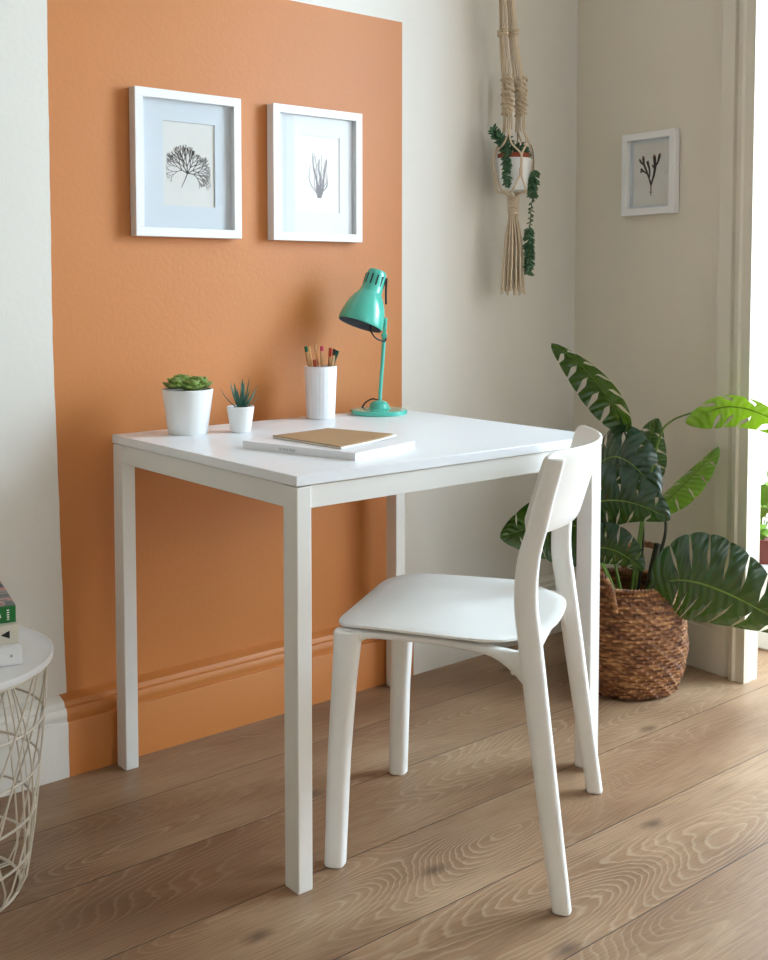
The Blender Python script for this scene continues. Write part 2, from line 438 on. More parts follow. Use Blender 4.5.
# local +y is left of forward; the side nearer the wall corner is -y
def interp(tab, z):
    for (z0, *a), (z1, *b) in zip(tab, tab[1:]):
        if z <= z1:
            k = (z-z0)/(z1-z0); return [p+(q-p)*k for p, q in zip(a, b)]
    return list(tab[-1][1:])
def sm(tab, n=6):
    pts = spline([Vector((a, b, c)) for a, b, c in [(t[0], t[1], t[2]) for t in tab]], n); return pts
for s in (1, -1):
    # rear leg and post: z, u, |w|, half u-size
    tab = [(0, -.210, .237, .0165), (.18, -.184, .226, .019), (.35, -.161, .216, .0205), (.455, -.147, .209, .021), (.525, -.139, .206, .0205), (.595, -.143, .204, .0195), (.650, -.157, .203, .018), (.70, -.169, .202, .017), (.772, -.189, .200, .0155)]
    pts = spline([Vector((u, w, z)) for z, u, w, h in tab], 4); hs = spline([Vector((h, 0, 0)) for *_, h in tab], 4)
    bm = bmesh.new(); secs = []
    for p, h in zip(pts, hs):
        secs.append(superell((p.x, s*p.y, p.z), (h.x, 0, 0), (0, s*.0145, 0), 20, 3.2))
    rings(bm, secs)
    # stub where the side rail leaves the post
    leg = mk('rear_leg', bm, M['chair'], chair, bev=.003)
    # front leg
    tab = [(0, .212, .204, .019, .019), (.20, .206, .198, .0205, .020), (.34, .198, .192, .022, .021), (.40, .194, .188, .024, .021), (.436, .192, .186, .026, .021)]
    bm = bmesh.new(); secs = []
    for z, u, w, h, k in tab: secs.append(superell((u, s*w, z), (h, 0, 0), (0, s*k, 0), 24, 2.9))
    rings(bm, secs)
    mk('front_leg', bm, M['chair'], chair, bev=.003)
    # side rail with the curved gusset behind the front leg and before the post
    bm = bmesh.new(); secs = []
    for i in range(25):
        k = i/24; u = .20+(-.150-.20)*k; w = .186+(.208-.186)*k
        zt = .4375-.006*k
        thick = .013 + .050*max(0, 1-(k/.16))**2.2 + .060*max(0, 1-((1-k)/.30))**2.2
        c = Vector((u, s*(w-.022*math.sin(PI*k)), zt-thick/2)); secs.append(superell(c, (0, s*.0125, 0), (0, 0, thick/2), 16, 3))
    rings(bm, secs)
    mk('side_rail', bm, M['chair'], chair, bev=.001)
    for (u, w) in ((.212, .204), (-.210, .237)):
        pass
# cross rails under the seat
bm = bmesh.new(); box(bm, .13, .16, -.15, .15, .418, .430); mk('cross_rail', bm, M['chair'], chair, bev=.004)
bm = bmesh.new(); box(bm, -.14, -.11, -.195, .195, .385, .412); mk('cross_rail', bm, M['chair'], chair, bev=.004)
# seat: trapezoid with rounded corners, scooped; thin shell
def seat():
    bm = bmesh.new(); N = 96; K = 14
    def outline(t):
        # superellipse-like; front (u+) wide, back (u-) narrower and rounder
        ct, st = math.cos(t), math.sin(t)
        e = 7 if ct > 0 else 3.0
        u = abs(ct)**(2/e)*(1 if ct > 0 else -1); w = abs(st)**(2/e)*(1 if st > 0 else -1)
        U = .003 + .226*u if u > 0 else .003 + .176*u
        hw = .200 + .010*(1-u)*.5 if u > -.3 else .2065 - .012*(-.3-u)
        if u > 0: hw = .2045 - .012*u
        # narrow where the posts pass
        hw -= .022*math.exp(-((U+.145)/.045)**2)
        return U, w*hw
    def z(u, w):
        return .449 - .016*math.exp(-((u+.05)/.13)**2)*(1-(w/.22)**2) - .010*max(0, u-.15)/.07*.6 + .010*max(0, -u-.10)/.1 + .004*(abs(w)/.2)**3
    layers = []
    for th in (0, 1):
        rowz = []
        c = bm.verts.new((0, 0, z(0, 0)-.009*th)); 
        for k in range(1, K+1):
            q = k/K; r = []
            for i in range(N):
                U, Wd = outline(2*PI*i/N); U, Wd = U*q, Wd*q
                edge = .0035*max(0, (q-.93)/.07)**2
                zz = z(U, Wd) - edge if th == 0 else z(U, Wd)-.010+edge*.6
                r.append(bm.verts.new((U, Wd, zz)))
            rowz.append(r)
        for i in range(N):
            bm.faces.new((c, rowz[0][i], rowz[0][(i+1) % N]))
        for a, b in zip(rowz, rowz[1:]):
            for i in range(N): bm.faces.new((a[i], a[(i+1) % N], b[(i+1) % N], b[i]))
        layers.append(rowz[-1])
    a, b = layers
    for i in range(N): bm.faces.new((a[i], a[(i+1) % N], b[(i+1) % N], b[i]))
    return mk('seat', bm, M['chair'], chair)
seat()
# backrest: curved leaning band
def backrest():
    bm = bmesh.new(); NA, NZ = 40, 14; grid = {}
    for side in (0, 1):
        for i in range(NA+1):
            q = -1+2*i/NA
            w = q*.205
            sag = .064*(1-q*q)
            for j in range(NZ+1):
                k = j/NZ
                # rounded lower corners
                zlo = .630 + .030*max(0, (abs(q)-.86)/.14)**2.4 + .0*(1-q*q)
                zhi = .782 - .006*max(0, (abs(q)-.9)/.1)**2
                z = zlo+(zhi-zlo)*k
                u = -.140 - .30*(z-.64) - sag - .004 + .012
                th = .0055
                nx = Vector((1, 0, 0)) if True else None
                edge = (1-.5*max(0, abs(2*k-1)-.85)/.15)
                uu = u + (th if side else -th)*edge
                grid[side, i, j] = bm.verts.new((uu, w, z))
    for side in (0, 1):
        for i in range(NA):
            for j in range(NZ): bm.faces.new([grid[side, a, b] for a, b in ((i, j), (i+1, j), (i+1, j+1), (i, j+1))])
    for i in range(NA):
        for j in (0, NZ): bm.faces.new((grid[0, i, j], grid[0, i+1, j], grid[1, i+1, j], grid[1, i, j]))
    for j in range(NZ):
        for i in (0, NA): bm.faces.new((grid[0, i, j], grid[0, i, j+1], grid[1, i, j+1], grid[1, i, j]))
    return mk('backrest', bm, M['chair'], chair, bev=.002)
backrest()

# ------------------------------------------------------------------ picture frames
def picture(name, label, x0, x1, z0, z1, M4, depth, border, win, art, glass=True, group=None):
    """M4 local: x along wall, y out of the wall, z up; local origin at wall"""
    root = thing(name, label, 'picture frame', group=group)
    root.matrix_world = M4 @ Matrix.Translation((x0, 0, 0)); w = x1-x0
    bm = bmesh.new(); b = border; y0, y1 = .002, depth
    box(bm, 0, w, y0, y1, z1-b, z1); box(bm, 0, w, y0, y1, z0, z0+b)
    box(bm, 0, b, y0, y1, z0+b, z1-b); box(bm, w-b, w, y0, y1, z0+b, z1-b)
    mk('frame', bm, M['frame'], root, smooth=False, bev=.0008)
    # mat board with an opening, print behind it
    wx0, wx1, wz0, wz1 = win[0]-x0, win[1]-x0, win[2], win[3]
    bm = bmesh.new(); ym = depth-.016
    box(bm, b, w-b, ym-.003, ym, wz1, z1-b); box(bm, b, w-b, ym-.003, ym, z0+b, wz0)
    box(bm, b, wx0, ym-.003, ym, wz0, wz1); box(bm, wx1, w-b, ym-.003, ym, wz0, wz1)
    mk('mat_board', bm, M['mat'], root, smooth=False)
    pr = mk('print', B(b, w-b, ym-.006, ym-.0032, z0+b, z1-b), M['print'], root, smooth=False)
    for k, (bmf, mm) in enumerate(art(wx0, wx1, wz0, wz1, ym-.0030)):
        mk('drawing', bmf, mm, pr, smooth=False)
    if glass: mk('glass_pane', B(b, w-b, ym+.004, ym+.0055, z0+b, z1-b), M['glass'], root, smooth=False)
    return root
def ribbon(bm, a, b, ra, rb, y):
    a, b = Vector((a[0], y, a[1])), Vector((b[0], y, b[1])); d = (b-a).normalized(); n = Vector((-d.z, 0, d.x)); e = Vector((0, .0003, 0))
    rings(bm, [[a+n*ra+e, a-n*ra+e, a-n*ra-e, a+n*ra-e], [b+n*rb+e, b-n*rb+e, b-n*rb-e, b+n*rb-e]])
def art_coral(x0, x1, z0, z1, y):
    bm = bmesh.new(); rnd = random.Random(3); cx = (x0+x1)/2
    def br(p, ang, L, r, n):
        q = (p[0]+L*math.sin(ang), p[1]+L*math.cos(ang)); ribbon(bm, p, q, r, r*.75, y)
        if n == 0: return
        k = 2 if n < 5 else 3
        for j in range(k):
            br(q, ang+(j-(k-1)/2)*(.62 if n > 4 else .55)+rnd.uniform(-.18, .18), L*rnd.uniform(.72, .92), r*.76, n-1)
    p0 = (cx-.020, z0+.042); p1 = (cx-.004, z0+.076)
    ribbon(bm, p0, (cx-.013, z0+.056), .0004, .0008, y); ribbon(bm, (cx-.013, z0+.056), p1, .0008, .0012, y)
    for a in (-1.15, -.55, -.05, .5, 1.1, 1.65):
        br(p1, a, .0155, .0011, 5)
    # keep inside opening
    for v in bm.verts:
        v.co.x = min(max(v.co.x, x0+.010), x1-.010)
    return [(bm, M['ink'])]
def art_wisps(x0, x1, z0, z1, y):
    rnd = random.Random(5); bm = bmesh.new(); cx = (x0+x1)/2; base = (cx+.006, z0+.036)
    for k in range(22):
        lean = rnd.uniform(-.045, .034); H = rnd.uniform(.05, .115); x = base[0]; pts = []
        for i in range(9):
            q = i/8; pts.append((base[0]+lean*math.sin(q*1.9)*.75+.004*math.sin(q*6+k), base[1]+H*q))
        r = rnd.choice((.0008, .0010, .0016))
        for i in range(8): ribbon(bm, pts[i], pts[i+1], r*(1.5-i/8), r*(1.5-(i+1)/8), y)
    return [(bm, M['ink_soft'])]
def art_seaweed(x0, x1, z0, z1, y):
    bm = bmesh.new(); bts = []; cx = (x0+x1)/2; b = (cx-.002, z0+.042)
    def ln(pts, r0, r1, tip=False):
        n = len(pts)-1
        for i in range(n): ribbon(bm, pts[i], pts[i+1], 1.4*(r0+(r1-r0)*i/n), 1.4*(r0+(r1-r0)*(i+1)/n), y)
        if tip:
            p, q = Vector(pts[-2]), Vector(pts[-1]); d = (q-p).normalized(); bt = bmesh.new(); bts.append(bt); ribbon(bt, tuple(q-d*.003), tuple(q+d*.004), r1, r1*.7, y+.0004)
    f = lambda *p: [(b[0]+x*1.25, b[1]+z*1.25) for x, z in p]
    ln(f((0, -.012), (0, .012), (-.004, .024)), .0007, .0022)
    ln(f((-.004, .024), (-.012, .042), (-.022, .062), (-.024, .078)), .0017, .0034, True)
    ln(f((-.010, .038), (-.024, .046), (-.031, .052)), .0012, .0026)
    ln(f((-.022, .048), (-.032, .044)), .0012, .0024)
    ln(f((-.020, .058), (-.030, .066), (-.034, .072)), .0013, .003, True)
    ln(f((-.004, .03), (-.005, .05), (-.012, .068)), .0014, .0034)
    ln(f((0, .012), (.008, .034), (.012, .052), (.009, .078)), .0018, .0040, True)
    ln(f((.012, .052), (.020, .064), (.025, .080)), .0016, .0034, True)
    ln(f((.004, .026), (.010, .034)), .001, .002); ln(f((.010, .048), (.003, .058)), .0012, .002)
    ln(f((-.006, -.004), (.007, -.004)), .0004, .0004)
    return [(bm, M['ink_brown'])] + [(q, M['ink_tip']) for q in bts]
BW = frame_M((0, 0, 0), (1, 0, 0), (0, -1, 0), (0, 0, 1))
picture('picture_frame', 'white framed print of a fan-shaped branching plant, left one on the orange wall', .0795, .3565, 1.176, 1.5065, BW, .030, .020, (.157, .293, 1.248, 1.440), art_coral)
picture('picture_frame', 'white framed print of faint wispy grass, beside the lamp side of the orange wall', .448, .7245, 1.176, 1.5065, BW, .030, .020, (.524, .663, 1.250, 1.440), art_wisps)
picture('picture_frame', 'small cream framed print of dark forked seaweed on the far right wall', .208, .403, 1.268, 1.504, RW, .024, .020, (.236, .375, 1.296, 1.476), art_seaweed)

# ------------------------------------------------------------------ desk lamp
Rh = Vector((.769, -.639, 0)); Fh = Vector((.639, .769, 0)); Z = Vector((0, 0, 1))
lamp = thing('desk_lamp', 'turquoise enamel desk lamp with tilted bell shade on the white desk', 'lamp', (.698, -.130, .74))
mk('base', lathe(bmesh.new(), [(0, 0), (.069, 0), (.0715, .002), (.0715, .0095), (.0695, .0115), (.03, .013), (.026, .017), (.0235, .025), (.018, .031), (.009, .034), (0, .0345)], 64), M['teal'], lamp)
top = Rh*.0125 + Z*.197
mk('pole', tube(bmesh.new(), [Rh*.0015+Z*.030, Rh*.003+Z*.06, Rh*.009+Z*.14, top], .0048, 16), M['teal'], lamp)
axis = (Rh*.31 + Z*.93 + Fh*.22).normalized(); ax = (Rh - axis*Rh.dot(axis)).normalized(); ay = axis.cross(ax)
mouth = Rh*-.048 + Z*.2265 + Fh*-.02
ML = frame_M(mouth, ax, ay, axis)
bm = bmesh.new()
outer = [(.0565, 0), (.0578, .004), (.0572, .012), (.0555, .024), (.052, .040), (.0465, .056), (.040, .069), (.034, .079), (.0295, .086), (.0285, .088), (.0285, .091), (.0275, .094), (.0270, .112), (.0260, .128), (.0245, .139), (.021, .145), (.012, .148), (0, .1485)]
sh = mk('shade', lathe(bmesh.new(), outer, 56, M4=ML), M['teal'], lamp)
inner = [(.0562, .0004), (.0552, .004), (.0545, .012), (.053, .024), (.0495, .040), (.044, .056), (.037, .069), (.03, .078), (0, .08)]
mk('shade_lining', lathe(bmesh.new(), inner, 56, M4=ML), M['lamp_in'], sh, label='dark grey inside of the shade')
mk('bulb', lathe(bmesh.new(), [(0, .012), (.008, .014), (.016, .022), (.019, .034), (.016, .048), (.012, .06), (.011, .078)], 32, M4=ML), M['bulb'], lamp, label='white bulb')
bm = bmesh.new()
for k in range(12):
    if k % 3 == 2 and False: continue
    a = 2*PI*(k+.5)/12
    er = Vector((math.cos(a), math.sin(a), 0)); et = Vector((-math.sin(a), math.cos(a), 0))
    q = ML @ frame_M(er*.0262, er, et, (0, 0, 1))
    box(bm, 0, .0014, -.0017, .0017, .104, .131, q)
mk('vent_slot', bm, M['black'], sh, label='black slots round the neck', smooth=False)
# joint bracket
bm = bmesh.new()
side = mouth + axis*.035 + ax*.0545
tube(bm, spline([top+Z*-.004, top+Z*.008+Rh*.001, side+Rh*.002], 5), .0046, 12)
tube(bm, [top-Fh*.011+Z*.002, top+Fh*.011+Z*.002], .0078, 20)
tube(bm, [top+Z*.014-Fh*.008+Rh*.001, top+Z*.014+Fh*.008+Rh*.001], .0050, 16)
mk('joint', bm, M['teal'], lamp, bev=.0006)
mk('tightening_knob', tube(bmesh.new(), [top-Fh*.012+Z*.002, top-Fh*.017+Z*.002], .0058, 16), M['teal'], lamp, bev=.0006)
bm = bmesh.new()
tube(bm, spline([mouth+axis*.012+Rh*.03, mouth+Rh*.026-Z*.010-Fh*.008, mouth+Rh*.040-Z*.033-Fh*.012, top+Rh*.001-Z*.012-Fh*.008, top+Rh*.005-Z*.004-Fh*.007], 8), .0021, 8)
mk('cable_loop', bm, M['black'], lamp, label='black cable at the joint'); bm = bmesh.new()
tube(bm, spline([mouth+axis*.125+Rh*.028, mouth+axis*.10+ax*.036, mouth+axis*.07+ax*.046], 6), .0028, 8)
mk('upper_cable', bm, M['black'], lamp, label='black cable behind the neck')
mk('power_cord', tube(bmesh.new(), spline([Rh*-.004+Z*.034+Fh*.012, Rh*-.018+Z*.035+Fh*.028, Rh*-.035+Z*.024+Fh*.045, Rh*-.05+Z*.006+Fh*.055, Rh*-.075+Z*.0022+Fh*.06], 8), .002, 8), M['black'], lamp, label='black cord')

# ------------------------------------------------------------------ pencil cup and pencils
cupc = Vector((.529, -.1095, .74))
cup = thing('pencil_cup', 'white ribbed ceramic cup holding coloured pencils on the desk', 'cup', cupc)
bm = bmesh.new(); n = 144
prof = [(0, 0), (.0325, 0), (.0345, .002), (.0358, .03), (.0375, .07), (.0392, .110), (.0398, .127), (.0388, .1285), (.0372, .1275), (.036, .10), (.033, .02), (0, .006)]
rows = []
for i, (r, z) in enumerate(prof):
    if r == 0: rows.append([bm.verts.new((0, 0, z))]); continue
    row = []
    for k in range(n):
        a = 2*PI*k/n; rr = r
        if i in (2, 3, 4, 5): rr = r*(1+.012*(abs(math.sin(a*12))-.5))
        row.append(bm.verts.new((rr*math.cos(a), rr*math.sin(a), z)))
    rows.append(row)
for a, b in zip(rows, rows[1:]):
    for k in range(n):
        k2 = (k+1) % n
        if len(a) == 1: bm.faces.new((a[0], b[k], b[k2]))
        elif len(b) == 1: bm.faces.new((a[k], a[k2], b[0]))
        else: bm.faces.new((a[k], a[k2], b[k2], b[k]))
me = mk('cup_body', bm, M['ceramic_rib'], cup)
def pencil(label, base, tip, m1, m2, endlen=.010, r=.0041):
    # stands in the cup; coloured dipped end on top
    p0, p1 = cupc+Vector(base), cupc+Vector(tip)
    t_ = thing('pencil', label, 'pencil', p0, group=None)
    d = (p1-p0); L = d.length; d.normalize(); h = Vector((0, 0, 1)); a = d.cross(Vector((1, 0, 0))).normalized(); b = d.cross(a)
    bm = bmesh.new(); secs = []
    for q in (0, L-endlen): secs.append([d*q + a*math.cos(PI*k/3)*r + b*math.sin(PI*k/3)*r for k in range(6)])
    rings(bm, secs); mk('barrel', bm, m1, t_, smooth=False)
    bm = bmesh.new(); secs = []
    for q, rr in ((L-endlen+.0002, r*1.03), (L-.0008, r*1.03), (L, r*.8)): secs.append([d*q + a*math.cos(PI*k/3)*rr + b*math.sin(PI*k/3)*rr for k in range(6)])
    rings(bm, secs); mk('dipped_end', bm, m2, t_, smooth=False)
def rf(r, f, z): return tuple(Rh*r+Fh*f+Z*z)
pencil('natural pencil with bright green end, leftmost in the white cup', rf(-.010, .008, .008), rf(-.0365, .006, .176), M['wood_pencil'], M['p_green'], .014)
pencil('white and gold pencil with pale end, next to the green-ended pencil', rf(-.004, -.010, .008), rf(-.0275, -.008, .176), M['p_white'], M['p_gold'], .05, .0030)
pencil('slim tan pencil leaning a little left of centre in the cup', rf(.012, .012, .008), rf(-.0140, .010, .180), M['p_gold'], M['wood_pencil'], .02, .0027)
pencil('natural pencil with pink end, tallest in the middle of the cup', rf(.004, -.004, .008), rf(.0035, -.004, .177), M['wood_pencil'], M['p_pink'], .012, .0040)
pencil('natural pencil with long orange red end, right of the pink one', rf(.012, .004, .008), rf(.024, .012, .172), M['wood_pencil'], M['p_red'], .022)
pencil('natural pencil with black end, second from the right in the cup', rf(.010, -.012, .008), rf(.0345, -.004, .170), M['wood_pencil'], M['p_black'], .016, .0040)
pencil('dark green pencil leaning over the right rim of the cup', rf(-.016, .010, .008), rf(.0425, .000, .166), M['p_dkgreen'], M['p_dkgreen'], .012)
pencil('short red brown pencil barely above the cup rim', rf(-.010, -.018, .008), rf(-.0125, -.020, .145), M['p_brown'], M['p_brown'], .01, .0046)

# ------------------------------------------------------------------ potted succulent and aloe
def pot(parent, r0, r1, h, m, wall=.004, name='pot'):
    return mk(name, lathe(bmesh.new(), [(0, 0), (r0-.002, 0), (r0, .002), (r1, h-.002), (r1-.0015, h), (r1-wall+.0005, h), (r1-wall, h-.002), (r1-wall-.001, h-.012), (r0, .01), (0, .01)], 64), m, parent)
def soil(parent, r, z): return mk('soil', lathe(bmesh.new(), [(0, z+.004), (r*.6, z+.003), (r, z), (r, z-.004), (0, z-.004)], 32), M['soil'], parent)
def fat_leaf(bm, p, d, upv, L, W, T, curl=.3, tipr=.15, n=10, e=1.0):
    """fleshy leaf: base p, direction d, normal upv"""
    d = Vector(d).normalized(); s = d.cross(Vector(upv)).normalized(); u = s.cross(d); secs = []
    for i in range(n+1):
        q = i/n; wd = (math.sin(PI*min(1, q*.92+.06))**.75)*(1 if q < .97 else .5)
        if tipr < .1: wd = (1-q)**.8*(.65+.7*q)*1.2
        c = Vector(p) + d*L*q + u*L*curl*q*q
        secs.append([c + s*math.cos(2*PI*k/10)*max(W*wd, .0004) + u*math.sin(2*PI*k/10)*max(T*wd, .0003) for k in range(10)])
    rings(bm, secs)
suc = thing('potted_succulent', 'green fleshy rosette succulent in the larger white pot on the desk', 'potted plant', (.1360, -.150, .74))
pot(suc, .0430, .0560, .0985, M['ceramic']); soil(suc, .051, .090)
rnd = random.Random(2)
for (cx, cy, sc, zz) in ((-.024, .008, .92, .103), (.022, -.012, .95, .103), (.002, .030, .85, .108), (-.006, -.028, .9, .100), (.030, .024, .72, .105), (-.034, -.016, .7, .105)):
    bm = bmesh.new()
    for ring, (cnt, el, L) in enumerate(((8, .10, .034), (6, .55, .027), (4, 1.05, .018))):
        for k in range(cnt):
            a = 2*PI*k/cnt + ring*.5 + rnd.uniform(-.15, .15) + cx*40; ca = Vector((math.cos(a), math.sin(a), 0))
            d = ca*math.cos(el)+Z*math.sin(el); u = -ca*math.sin(el)+Z*math.cos(el)
            fat_leaf(bm, Vector((cx, cy, zz+.003*ring)), d, u, L*sc, .0125*sc, .0058*sc, .22)
    mk('leaf_rosette', bm, M['succ'], suc)
al = thing('potted_aloe', 'small spiky blue green aloe in the smaller white pot beside the succulent', 'potted plant', (.2395, -.2015, .74))
pot(al, .0225, .0305, .0575, M['ceramic'], .003); soil(al, .0265, .052)
for (a, el, L, wd) in ((200, .55, .060, .0042), (150, 1.05, .062, .0058), (80, 1.25, .066, .006), (20, 1.2, .070, .006), (340, .8, .066, .005), (300, 1.15, .062, .0062), (240, 1.15, .060, .006), (320, .45, .058, .004), (265, .95, .045, .005), (110, .8, .05, .005), (0, 1.5, .060, .005), (350, .35, .05, .0035), (60, .75, .05, .005)):
    # angles given clockwise from the direction along Rh
    a = R_(a); ca = Rh*math.cos(a)+Fh*math.sin(a); d = ca*math.cos(el)+Z*math.sin(el); u = -ca*math.sin(el)+Z*math.cos(el)
    bm = bmesh.new(); fat_leaf(bm, Z*.052+ca*.004, d, u, L, wd, wd*.38, .14 if el > .6 else .3, tipr=.05)
    mk('leaf', bm, M['aloe'], al)

# ------------------------------------------------------------------ book and notebook on the desk
def quad_slab(bm, pts, z0, z1, mi=0):
    a = [bm.verts.new((x, y, z0)) for x, y in pts]; b = [bm.verts.new((x, y, z1)) for x, y in pts]
    bm.faces.new(a[::-1]).material_index = mi; bm.faces.new(b).material_index = mi
    for i in range(4): bm.faces.new((a[i], a[(i+1) % 4], b[(i+1) % 4], b[i])).material_index = mi
    return bm
def book(name, label, cat, origin, ux, wlen, dlen, z, h, cover, pages, spine='left', cv=.0015):
    """ux: unit direction of the visible spine; depth direction is 90 deg counter-clockwise"""
    ux = Vector((ux[0], ux[1], 0)).normalized(); uy = Vector((-ux.y, ux.x, 0))
    t_ = thing(name, label, cat, (origin[0], origin[1], z)); t_.matrix_world = frame_M((origin[0], origin[1], z), ux, uy, (0, 0, 1))
    bm = B(0, wlen, 0, dlen, 0, cv); box(bm, 0, wlen, 0, dlen, h-cv, h); box(bm, 0, wlen, 0, cv, cv, h-cv)
    mk('cover', bm, cover, t_, smooth=False, bev=.0004)
    mk('pages', B(.002, wlen-.002, cv, dlen-.002, cv, h-cv), pages, t_, smooth=False)
    return t_
# white book: spine from (.110,-.413) to (.182,-.690)
o = Vector((.1095, -.413)); e = Vector((.181, -.688)); d = e-o
wb = book('book', 'white softcover book lying flat at the front of the desk under the notebook', 'book', o, d, d.length, .200, .74, .0145, M['whitebook'], M['paper'])
bm = bmesh.new()
for k, wdt in enumerate((.005, .006, .005, .006, .005)): 
    x = .098+k*.0085; box(bm, x, x+wdt, -.0004, .0002, .0045, .0056); box(bm, x, x+.0012, -.0004, .0002, .0045, .0092); box(bm, x+wdt-.0012, x+wdt, -.0004, .0002, .0050, .0092)
    if k % 2: box(bm, x, x+wdt, -.0004, .0002, .0082, .0092)
mk('spine_text', bm, M['grey_text'], wb, smooth=False, label='faint grey spine lettering')
# kraft notebook
kt = thing('notebook', 'brown kraft-covered thin notebook lying on the white book', 'notebook', (0, 0, .7545))
P = [(.178, -.420), (.189, -.630), (.365, -.578), (.330, -.405)]
def lift(bm, k=.012):
    for v in bm.verts:
        pass
    return bm
def kslab(pts, z0, z1):
    bm = bmesh.new(); N = 16
    g = {}
    for s in (0, 1):
        for i in range(N+1):
            for j in range(N+1):
                a, b = i/N, j/N
                x = (1-a)*(1-b)*pts[0][0]+a*(1-b)*pts[1][0]+a*b*pts[2][0]+(1-a)*b*pts[3][0]
                y = (1-a)*(1-b)*pts[0][1]+a*(1-b)*pts[1][1]+a*b*pts[2][1]+(1-a)*b*pts[3][1]
                z = (z1 if s else z0) + .006*max(0, b-.35)**2*(.4+a)
                g[s, i, j] = bm.verts.new((x, y, z))
    for s in (0, 1):
        for i in range(N):
            for j in range(N): bm.faces.new([g[s, p, q] for p, q in ((i, j), (i+1, j), (i+1, j+1), (i, j+1))])
    for i in range(N):
        for j in (0, N): bm.faces.new((g[0, i, j], g[0, i+1, j], g[1, i+1, j], g[1, i, j])); bm.faces.new((g[0, j, i], g[0, j, i+1], g[1, j, i+1], g[1, j, i]))
    return bm
mk('pages', kslab([(x+(.006 if i > 1 else .001), y-(.004 if i in (1, 2) else 0)) for i, (x, y) in enumerate(P)], .0008, .0036), M['paper'], kt)
mk('cover', kslab(P, .0037, .0058), M['kraft'], kt)
mk('back_cover', kslab(P, 0, .0008), M['kraft'], kt)

# ------------------------------------------------------------------ wire side table with books
st = thing('wire_basket_table', 'round white side table on a white wire basket base', 'side table', (-.487, -.347, 0))
rT = .205
mk('tray_top', lathe(bmesh.new(), [(0, .410), (rT-.012, .410), (rT-.004, .409), (rT-.001, .411), (rT, .420), (rT-.0006, .4225), (rT-.002, .4225), (rT-.0035, .420), (rT-.010, .4135), (rT-.016, .412), (0, .412)], 96), M['tray'], st)
bm = bmesh.new()
def rad(z): return .150+(.196-.150)*min(1, max(0, z/.40))**.85 - .012*max(0, 1-z/.035)**2
for z in (.004, .07, .145, .225, .31, .405):
    r = rad(z); tube(bm, [(r*math.cos(2*PI*k/48), r*math.sin(2*PI*k/48), z) for k in range(49)], .0023 if z > .01 else .003, 6, cap=False)
for s in (1, -1):
    for k in range(16):
        a0 = 2*PI*k/16 + (.1 if s > 0 else .17)
        tw = .95 if k % 2 else .62
        pts = []
        for i in range(15):
            z = .004+.404*i/14; a = a0+s*tw*(i/14); r = rad(z)+.0022*s; pts.append((r*math.cos(a), r*math.sin(a), z))
        # foot turned under to the base centre
        if k % 4 == 0:
            a = a0; pts = [(.02*math.cos(a+.3), .02*math.sin(a+.3), .004)] + pts
        tube(bm, pts, .0018, 6)
mk('wire_basket', bm, M['wire'], st)

gx = Vector((.033, -.0165)).normalized()     # direction of the spines, left to right in view
def stack_book(label, corner, h, z, cover, wlen, dlen, d=gx):
    c = Vector(corner)-d*wlen
    return book('book', label, 'book', c, d, wlen, dlen, z, h, cover, M['paper'])
b1 = stack_book('white book at the bottom of the pile on the wire side table', (-.364, -.448), .0330, .4128, M['whitebook'], 0.17, .185, Vector((.975, -.22)))
# small mark
mk('spine_mark', B(.15, .154, -.0005, .0002, .014, .0185), M['grey_text'], b1, smooth=False, label='small grey mark')
b2 = stack_book('cream book with a black triangle on the spine, middle of the pile', (-.364, -.434), .0330, .4463, M['cream_book'], 0.17, .18, Vector((.975, -.22)))
bm = bmesh.new(); rings(bm, [[Vector((.140, y, .0165)), Vector((.155, y, .0235)), Vector((.155, y, .0095))] for y in (-.0006, .0002)])
mk('triangle_mark', bm, M['floor_black'], b2, smooth=False, label='black triangle')
b3 = stack_book('green-spined book with a grey and pink floral cover, top of the pile', (-.363, -.420), .0290, .4798, M['green_book'], 0.16, .178, Vector((.975, -.22)))
mk('cover_picture', B(.0, .16, .002, .176, .0291, .0296), M['cover_art'], b3, smooth=False, label='grey and pink floral cover art')
bm = bmesh.new()
rings(bm, [[Vector((.128+.0075*math.cos(a), y, .010+.011*math.sin(a))) for a in [PI*k/10 for k in range(11)]] for y in (-.0006, .0002)])
for k in range(5): box(bm, .145, .149, -.0006, .0002, .005+.004*k, .007+.004*k)
mk('spine_lettering', bm, M['paper'], b3, smooth=False, label='white dome and lettering on the green spine')

